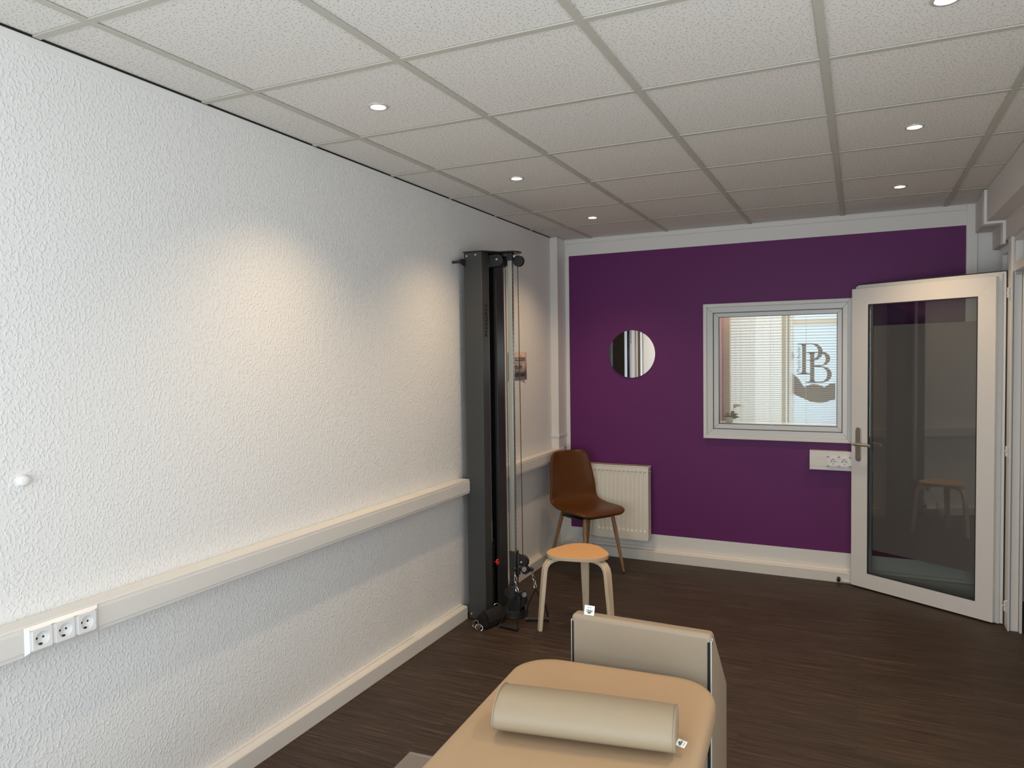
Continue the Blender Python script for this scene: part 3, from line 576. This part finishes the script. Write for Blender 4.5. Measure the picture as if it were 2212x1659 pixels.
# lower pulley block and base
pulley((-1.945, 4.062, .150), .032).build('pulley', M_rubber, mc); pulley((-1.895, 4.095, .105), .050).build('pulley', M_rubber, mc)
b = MB(); b.box(-1.952, -1.900, 4.040, 4.056, .11, .20); b.box(-1.960, -1.880, 4.070, 4.112, .03, .125); b.build('pulley_housing', M_mblack, mc, bevel=.004)
MB().cyl((-1.945, 4.034, .150), (-1.945, 4.041, .150), .007, 12).build('bolt', M_mblack, mc)
bp = [(bx0, y0+.01), (bx1+.01, y0+.01), (-1.975, 4.02)]+[(-1.925+.068*math.cos(t), 4.09+.085*math.sin(t)) for t in [math.radians(a) for a in range(-80, 81, 10)]]+[(-1.975, 4.165), (bx1+.01, y1-.01), (bx0, y1-.01)]
b = MB(); b.prism(bp, .001, .012, 'z'); b.build('base_plate', M_mblack, mc, bevel=.002)
nz = [(-1.925+.066*math.cos(t), 4.09+.083*math.sin(t)) for t in [math.radians(a) for a in range(-80, 81, 10)]]
b = MB(); b.prism(nz+[(a-.004 if a > -1.925 else a, c_) for a, c_ in nz[::-1]], .012, .040, 'z'); b.build('base_rim', M_mblack, mc)
textmesh('lettering', 'PINOFIT', .047, M_dark, mc, frame3((bx1+.0005, y0+.052, 1.830), (0, 0, 1), (0, -1, 0)), ext=.0004, spacing=1.15, bold=.0012, sx=1.05)
# handles with straps and carabiners
def dring(b, c, r, d1_, d2_, t=.0018): 
    d1_, d2_ = Vector(d1_).normalized(), Vector(d2_).normalized(); c = Vector(c)
    b.tube([c+(d1_*math.cos(2*PI*i/18)*r[0]+d2_*math.sin(2*PI*i/18)*r[1]) for i in range(18)], t, 6, closed=True)
def handle(label, ball, pts, apex, g0, g1):
    t = thing('stirrup_handle', label, 'exercise handle', (apex[0], apex[1], 0), 'stirrup handles of the cable tower')
    b = MB().cyl(g0, g1, .0105, 16); gp = b.build('grip', M_rubber, t, bevel=.002)
    v_ = (Vector(g1)-Vector(g0)).normalized()
    MB().cyl(Vector(g0)-v_*.004, Vector(g0)+v_*.006, .0125, 16).build('grip_end', M_mblack, t); MB().cyl(Vector(g1)-v_*.006, Vector(g1)+v_*.004, .0125, 16).build('grip_end', M_mblack, t)
    b = MB()
    for gg in (g0, g1):
        a = Vector(apex); e = Vector(gg)+Vector((0, 0, .008)); mid = a.lerp(e, .55)+(e-Vector(g0).lerp(Vector(g1), .5))*.22
        P_ = [a, a.lerp(mid, .5), mid, mid.lerp(e, .6)+Vector((0, 0, .004)), e]
        wv_ = Vector((.0, 0, 0)); 
        b.loft([[tuple(p+q) for q in (v_*.0045+Vector((0, .0012, 0)), v_*.0045-Vector((0, .0012, 0)), -v_*.0045-Vector((0, .0012, 0)), -v_*.0045+Vector((0, .0012, 0)))] for p in P_])
    b.build('strap', M_fabric, t)
    b = MB(); chain = [Vector(p) for p in pts]
    for i in range(len(chain)-1):
        c_ = chain[i].lerp(chain[i+1], .5); d = chain[i+1]-chain[i]; side = Vector((.8, -.5, 0)) if i % 2 == 0 else Vector((.5, .8, .2))
        dring(b, c_, (d.length*.62, .0075 if i else .006), d, side.cross(d).cross(d) if False else (side-d.normalized()*side.dot(d.normalized())), .0017)
    b.build('carabiner', M_chrome, t)
    MB().sphere(ball, .0135, 16).tube([ball, chain[0]], [.006, .0045], 10).build('cable_stop', M_rubber, t)
    return t
handle('black stirrup handle lying on the floor beside the ankle cuff', (-1.872, 3.985, .325), [(-1.868, 3.975, .307), (-1.858, 3.965, .285), (-1.848, 3.950, .255), (-1.838, 3.938, .228), (-1.832, 3.932, .205)], (-1.832, 3.93, .200), (-1.914, 3.868, .014), (-1.798, 3.850, .014))
handle('black stirrup handle standing on the floor behind the wooden stool', (-1.809, 4.095, .300), [(-1.810, 4.092, .284), (-1.797, 4.090, .262), (-1.786, 4.082, .240), (-1.776, 4.070, .218), (-1.772, 4.062, .198)], (-1.769, 4.06, .192), (-1.817, 4.026, .014), (-1.693, 4.075, .014))
# ankle cuff
ac = thing('ankle_cuff', 'padded black ankle cuff with metal rings lying at the tower foot', 'ankle cuff', (-2.0, 3.93, 0))
A0 = Vector((-2.013, 3.798, 0)); A1 = Vector((-1.972, 3.997, 0)); ax = (A1-A0).normalized(); pr_ = Vector((ax.y, -ax.x, 0))
rings = []
for i in range(11):
    t = i/10; c_ = A0.lerp(A1, t); s_ = .80+.2*math.sin(PI*t); rings.append([tuple(c_+pr_*(.050*s_*math.cos(q))+Vector((0, 0, .013+(.088*s_ if math.sin(q) > 0 else .0)*math.sin(q)+(0.0)))) for q in [2*PI*j/20 for j in range(20)]])
MB().loft(rings).build('pad', M_fabric, ac, bevel=.003)
rings = []
for i in range(2):
    t = .36+.28*i; c_ = A0.lerp(A1, .12+.76*i); rings.append([tuple(c_+pr_*(.053*math.cos(q)*k_)+Vector((0, 0, .014+.092*k_*math.sin(q)))) for k_, q in [(1.0, math.radians(a)) for a in range(15, 76, 10)]+[(.96, math.radians(a)) for a in range(75, 14, -10)]])
MB().loft(rings).build('strap', M_rubber, ac)
b = MB(); dring(b, A0+Vector((-.028, -.006, .030)), (.024, .020), (.4, 0, 1), (1, -.3, .1), .0026); b.build('ring', M_chrome, ac)
b = MB(); dring(b, A0+Vector((.004, -.022, .018)), (.026, .018), (1, -.2, -.2), (.2, .6, .8), .0026); b.box(A0.x-.004, A0.x+.018, A0.y-.034, A0.y-.020, .012, .030); b.build('ring', M_chrome, ac)
b = MB(); dring(b, A1+Vector((-.012, -.03, .088)), (.022, .016), (.6, .8, -.4), (0, 0, 1), .0026); b.build('ring', M_chrome, ac)
# ------------------------------------------------------------------ stool
st = thing('stool', 'three-legged birch stool with rounded triangular seat before the leather chair', 'stool', (-1.493, 4.072, 0))
C0 = Vector((-1.493, 4.072, 0)); ang0 = 220
def tri(r_, k=.098, n=72):
    out = []
    for i in range(n):
        t = 2*PI*i/n; a = math.radians(ang0)
        out.append((C0.x+r_*(1+k*math.cos(3*(t-a)))*math.cos(t)*1.0, C0.y+r_*(1+k*math.cos(3*(t-a)))*math.sin(t)))
    return out
b = MB(); b.mi = 1; n = 72; T = tri(.1755); b.add([(a, c_, z_) for z_ in (.430, .450) for a, c_ in T], [(i, (i+1) % n, (i+1) % n+n, i+n) for i in range(n)]+[tuple(range(n))[::-1]]); b.mi = 0; b.add([(a, c_, .450) for a, c_ in T], [tuple(range(n))]); b.build('seat', [M_birch, M_ply], st, smooth=40)
for k in range(3):
    a = math.radians(ang0+120*k); d = Vector((math.cos(a), math.sin(a), 0)); s_ = Vector((-d.y, d.x, 0))
    path = [(.02, .417), (.09, .418), (.135, .418), (.165, .413), (.190, .400), (.206, .378), (.213, .350), (.220, .28), (.232, .15), (.245, .0)]
    rings = []
    for i, (r_, z_) in enumerate(path):
        p = C0+d*r_+Vector((0, 0, z_)); q = path[min(i+1, 9)]; pq = path[max(i-1, 0)]; tx, tz = q[0]-pq[0], q[1]-pq[1]; l_ = math.hypot(tx, tz); nx, nz_ = tz/l_, -tx/l_
        nn = d*(-nx)+Vector((0, 0, -nz_)); hw = .0255 if z_ > .3 else .0255-.008*(.3-z_)/.3; th = .011 if i < 9 else .0105
        rings.append([tuple(p+s_*hw+nn*th), tuple(p-s_*hw+nn*th), tuple(p-s_*hw-nn*th), tuple(p+s_*hw-nn*th)])
    rings[-1] = [(x_, y_, 0.0) for x_, y_, z_ in rings[-1]]
    o = MB().loft(rings).build('leg', M_plyleg, st, bevel=.003, smooth=50)
# ------------------------------------------------------------------ leather chair
ch = thing('chair', 'cognac leather shell chair with wood-look legs in front of the radiator', 'chair', (-1.85, 5.20, 0))
CC = Vector((-1.8485, 5.198, 0)); F = Vector((.826, -.564, 0)).normalized(); R_ = Vector((-F.y, F.x, 0))
# profile along the centre line: (forward, height, half width)
prof = [(-.262, .877, .120), (-.262, .872, .152), (-.257, .850, .176), (-.248, .80, .190), (-.236, .74, .198), (-.224, .68, .206), (-.211, .61, .214), (-.198, .545, .219), (-.172, .495, .222), (-.125, .462, .224), (-.06, .447, .226), (.02, .446, .228), (.10, .452, .228), (.165, .455, .222), (.208, .452, .208), (.236, .444, .178), (.246, .437, .13)]
nu = 12; top = []; 
for i, (fy, z_, hw) in enumerate(prof):
    row = []
    for j in range(nu+1):
        u_ = -1+2*j/nu; x_ = u_*hw; back = i < 8; k = abs(u_)**2.4
        # shell curls up at the seat sides and forward at the back sides
        mixb = max(0, min(1, (z_-.47)/.12)) if i < 10 else 0
        fx = fy+.050*k*mixb; zz = z_+.022*k*(1-mixb)*(1 if i < 11 else (.75, .5, .3, .1, 0, 0)[i-11])
        row.append(tuple(CC+F*fx+R_*x_+Vector((0, 0, zz))))
    top.append(row)
b = MB(); b.add([p for r in top for p in r], [(i*(nu+1)+j, i*(nu+1)+j+1, (i+1)*(nu+1)+j+1, (i+1)*(nu+1)+j) for i in range(len(prof)-1) for j in range(nu)])
se = b.build('seat_shell', M_leather, ch, smooth=180); m1 = se.modifiers.new('solid', 'SOLIDIFY'); m1.thickness = .026; m1.offset = -1
m2 = se.modifiers.new('ss', 'SUBSURF'); m2.levels = m2.render_levels = 2
# seam line where back meets seat
b = MB(); sr_ = [Vector(p) for p in top[8]]; b.tube([tuple(p+F*.004+Vector((0, 0, .003))) for p in sr_[1:-1]], .0016, 6); b.build('seam', M_seam, se)
b = MB(); b.prism([tuple((CC+F*a+R_*c_).xy) for a, c_ in ((-.13, -.14), (.13, -.14), (.13, .14), (-.13, .14))], .404, .418, 'z'); b.build('under_frame', M_mblack, ch, bevel=.002)
for (a, c_, fa, fc) in ((.165, .125, .233, .174), (.165, -.125, .233, -.174), (-.120, .125, -.233, .174), (-.120, -.125, -.233, -.174)):
    tp_ = CC+F*a+R_*c_+Vector((0, 0, .425)); ft = CC+F*fa+R_*fc+Vector((0, 0, .010)); lg = MB().tube([tp_, tp_.lerp(ft, .25), ft], [.0155, .0150, .0085], 18).build('leg', M_legwood, ch)
    MB().cyl((ft.x, ft.y, 0), (ft.x, ft.y, .011), .0088, 14).build('foot_cap', M_rubber, lg)
# ------------------------------------------------------------------ treatment table
tb = thing('treatment_table', 'sand-coloured upholstered treatment table with rounded corners in the foreground', 'table', (-.66, 1.3, 0))
TU = Vector((-.0585, .9983, 0)); TR = Vector((.9983, .0585, 0)); TC = Vector((-.6985, 2.262, 0))   # middle of the far end
def rrect(w_, l0, l1, r_, inset=0, n=8):
    out = []; hw = w_/2-inset; a0, a1 = l0+inset, l1-inset; r_ = max(r_-inset, .004)
    for (cx_, cl, st_) in ((hw-r_, a1-r_, 0), (-hw+r_, a1-r_, 90), (-hw+r_, a0+r_, 180), (hw-r_, a0+r_, 270)):
        for i in range(n+1):
            t = math.radians(st_+90*i/n); out.append((cx_+r_*math.cos(t), cl+r_*math.sin(t)))
    return out
def tpt(a, l_, z_): return tuple(TC+TR*a+TU*l_+Vector((0, 0, z_)))
rings = []
for (ins, z_) in ((.03, .515), (.010, .519), (.001, .530), (0, .550), (0, .575), (.003, .588), (.010, .597), (.022, .602), (.045, .6045)):
    rings.append([tpt(a, l_, z_) for a, l_ in rrect(.640, -1.95, 0.0, .135, ins, 10)])
MB().loft(rings).build('mattress', M_bench, tb, smooth=60)
b = MB(); b.prism([tpt(a, l_, 0)[:2] for a, l_ in ((-.27, -1.9), (.27, -1.9), (.27, -.10), (-.27, -.10))], .47, .515, 'z'); b.build('frame', M_white, tb, bevel=.004)
b = MB(); b.prism([tpt(a, l_, 0)[:2] for a, l_ in ((-.22, -1.6), (.22, -1.6), (.22, -.45), (-.22, -.45))], 0, .06, 'z'); b.build('base_frame', M_white, tb, bevel=.006)
for l_ in (-1.45, -.6):
    for s_ in (-.16, .16): MB().cyl(tpt(s_, l_, .06), tpt(s_, l_+.0, .47), .028, 20).build('column', M_alu, tb)
# grey panel box left of the table
b = MB(); b.prism([tpt(a, l_, 0)[:2] for a, l_ in ((-.655, -1.35), (-.42, -1.35), (-.42, -.205), (-.655, -.205))], 0, .300, 'z')
gb = thing('storage_box', 'flat-topped taupe grey box on the floor left of the treatment table', 'box', tpt(-.54, -.7, 0))
b.build('body', M_box, gb, bevel=.003)
b = MB(); b.prism([tpt(a, l_, 0)[:2] for a, l_ in ((-.650, -.225), (-.425, -.225), (-.425, -.210), (-.650, -.210))], .3002, .3016, 'z'); b.build('edge_strip', M_boxedge, gb, smooth=0)
# knee roll
kr = thing('knee_roll', 'stone-beige half-round knee roll lying across the treatment table', 'bolster', (-.64, 1.84, .604))
K0 = Vector((-.878, 1.764, .6046)); K1 = Vector((-.413, 1.838, .6046)); kd = (K1-K0).normalized(); kp = Vector((-kd.y, kd.x, 0))
prf = []
for i in range(25):
    t = math.radians(-38+256*i/24); prf.append((.086*math.cos(t), .046+.056*math.sin(t)*(1.0 if math.sin(t) > 0 else .82)))
prf = [(a, max(c_, 0.0008)) for a, c_ in prf]
rings = []; LN = (K1-K0).length
for (s_, k_) in ((0, .90), (.0015, .965), (.006, .995), (.014, 1), (.12, 1.0), (.25, 1.006), (.38, .985), (LN-.014, .965), (LN-.006, .96), (LN-.0015, .93), (LN, .87)):
    rings.append([tuple(K0+kd*s_+kp*(a*k_)+Vector((0, 0, c_*k_))) for a, c_ in prf])
rings = [[(x_, y_, max(z_, .605)) for x_, y_, z_ in r] for r in rings]
MB().loft(rings).build('cover', M_bolster, kr, smooth=50)
for s_ in (.004, LN-.004):
    b = MB(); b.tube([tuple(K0+kd*s_+kp*(a*(1 if s_ < .1 else .962))+Vector((0, 0, c_*(1 if s_ < .1 else .962)+.0008))) for a, c_ in prf], .0018, 6, caps=True); b.build('piping', M_bolster, kr)
def care_tag(parent, loc, xd, yd, w_, h_):
    mw = frame3(loc, xd, yd); b = MB(lambda x, y, z: tuple(mw @ Vector((x, y, z)))); nx_ = 4
    b.box(-w_/2, w_/2, 0, h_, -.0004, .0004); t = b.build('care_tag', M_tag, parent, smooth=0)
    textmesh('lettering', 'PINO', h_*.30, M_green, t, mw @ Matrix.Translation((0, h_*.48, .0006)) @ Matrix.Rotation(PI, 4, 'Z'), ext=.0002, bold=.0003)
    b = MB(lambda x, y, z: tuple(mw @ Vector((x, y, z))))
    b.prism([(w_*.2*math.cos(q), h_*.34-abs(h_*.17*math.sin(q))) for q in [PI*i/8 for i in range(9)]], .0005, .0008, 'z'); b.build('leaf_emblem', M_green, t, smooth=0)
    textmesh('lettering', 'PHYSIO', h_*.13, M_green, t, mw @ Matrix.Translation((0, h_*.80, .0006)) @ Matrix.Rotation(PI, 4, 'Z'), ext=.0002, spacing=1.2)
    return t
care_tag(kr, tuple(K1+kd*.001+kp*(-.030)+Vector((0, 0, .030))), (-.2, -.85, -.30), (.95, -.20, -.10), .021, .024)
# leg positioning block beyond the table
bk_ = thing('positioning_block', 'upright taupe wedge cushion with black zip standing behind the treatment table', 'cushion', (-.64, 2.45, 0))
xa, xb = -.884, -.414; fy = 2.330
side = [(fy, .004), (fy, .7235), (fy+.050, .7235), (fy+.312, .452), (fy+.312, .004)]
def yshift(x_): return -.028*(x_-xa)
b = MB(lambda x, y, z: (x, y+yshift(x), z)); b.prism(side, xa, xb, 'x'); b.build('cover', M_block, bk_, bevel=.014, seg=4, smooth=60)
for x_, off in ((xa-.0004, 1), (xb+.0004, -1)):
    b = MB(lambda x, y, z: (x, y+yshift(x), z)); b.box(min(x_+off*.0035, x_+off*(.0085 if off > 0 else .0105)), max(x_+off*.0035, x_+off*(.0085 if off > 0 else .0105)), fy-.0022, fy+.006, .012, .700); z1_ = b.build('zip', M_dark, bk_, smooth=0)
    b = MB(lambda x, y, z: (x, y+yshift(x), z)); b.cyl((x_+off*.0005, fy+.004, .012), (x_+off*.0005, fy+.004, .705), .0020, 8); b.build('piping', M_piping, bk_)
b = MB(); b.box(xb-.001, xb+.004, fy-.003, fy+.006, .690, .712); b.build('zip_slider', M_chrome, bk_, bevel=.001)
care_tag(bk_, (xa+.060, fy+.012, .7225), (1, -.03, 0), (.12, .30, .95), .036, .032)
# ------------------------------------------------------------------ downlights
GL = 'recessed ceiling downlights'
def downlight(x, y, label):
    t = thing('downlight', label, 'downlight', (x, y, H+.005), GL); zc = H+.0065
    b = MB(); b.loft([[(x+r_*math.cos(2*PI*i/40), y+r_*math.sin(2*PI*i/40), z_) for i in range(40)] for r_, z_ in ((.041, zc), (.0405, zc-.0025), (.038, zc-.0040), (.0290, zc-.0040), (.0275, zc-.0008))], caps=False); b.build('ring', M_ring, t)
    MB().cyl((x, y, zc-.0008), (x, y, zc-.0022), .0272, 32).build('lamp_lens', M_emit, t)
    l = bpy.data.lights.new('downlight_beam', 'SPOT'); l.energy = 30; l.color = (1, .72, .43); l.spot_size = math.radians(118); l.spot_blend = 1.0; l.shadow_soft_size = .024
    o = bpy.data.objects.new('downlight_beam', l); COL.objects.link(o); o.location = (0, 0, -.012); o.parent = t
    return t
for (x, y, s_) in ((-1.650, 2.348, 'largest warm downlight nearest the camera above the left wall'), (-1.655, 3.610, 'middle warm downlight in the row above the left wall'), (-1.660, 4.866, 'farthest warm downlight in the left row near the purple wall'),
                   (.212, 2.346, 'warm downlight cut by the top right edge of the photo'), (.212, 3.592, 'middle warm downlight in the right row above the door side'), (.213, 4.832, 'farthest warm downlight in the right row above the glass door')):
    downlight(x, y, s_)
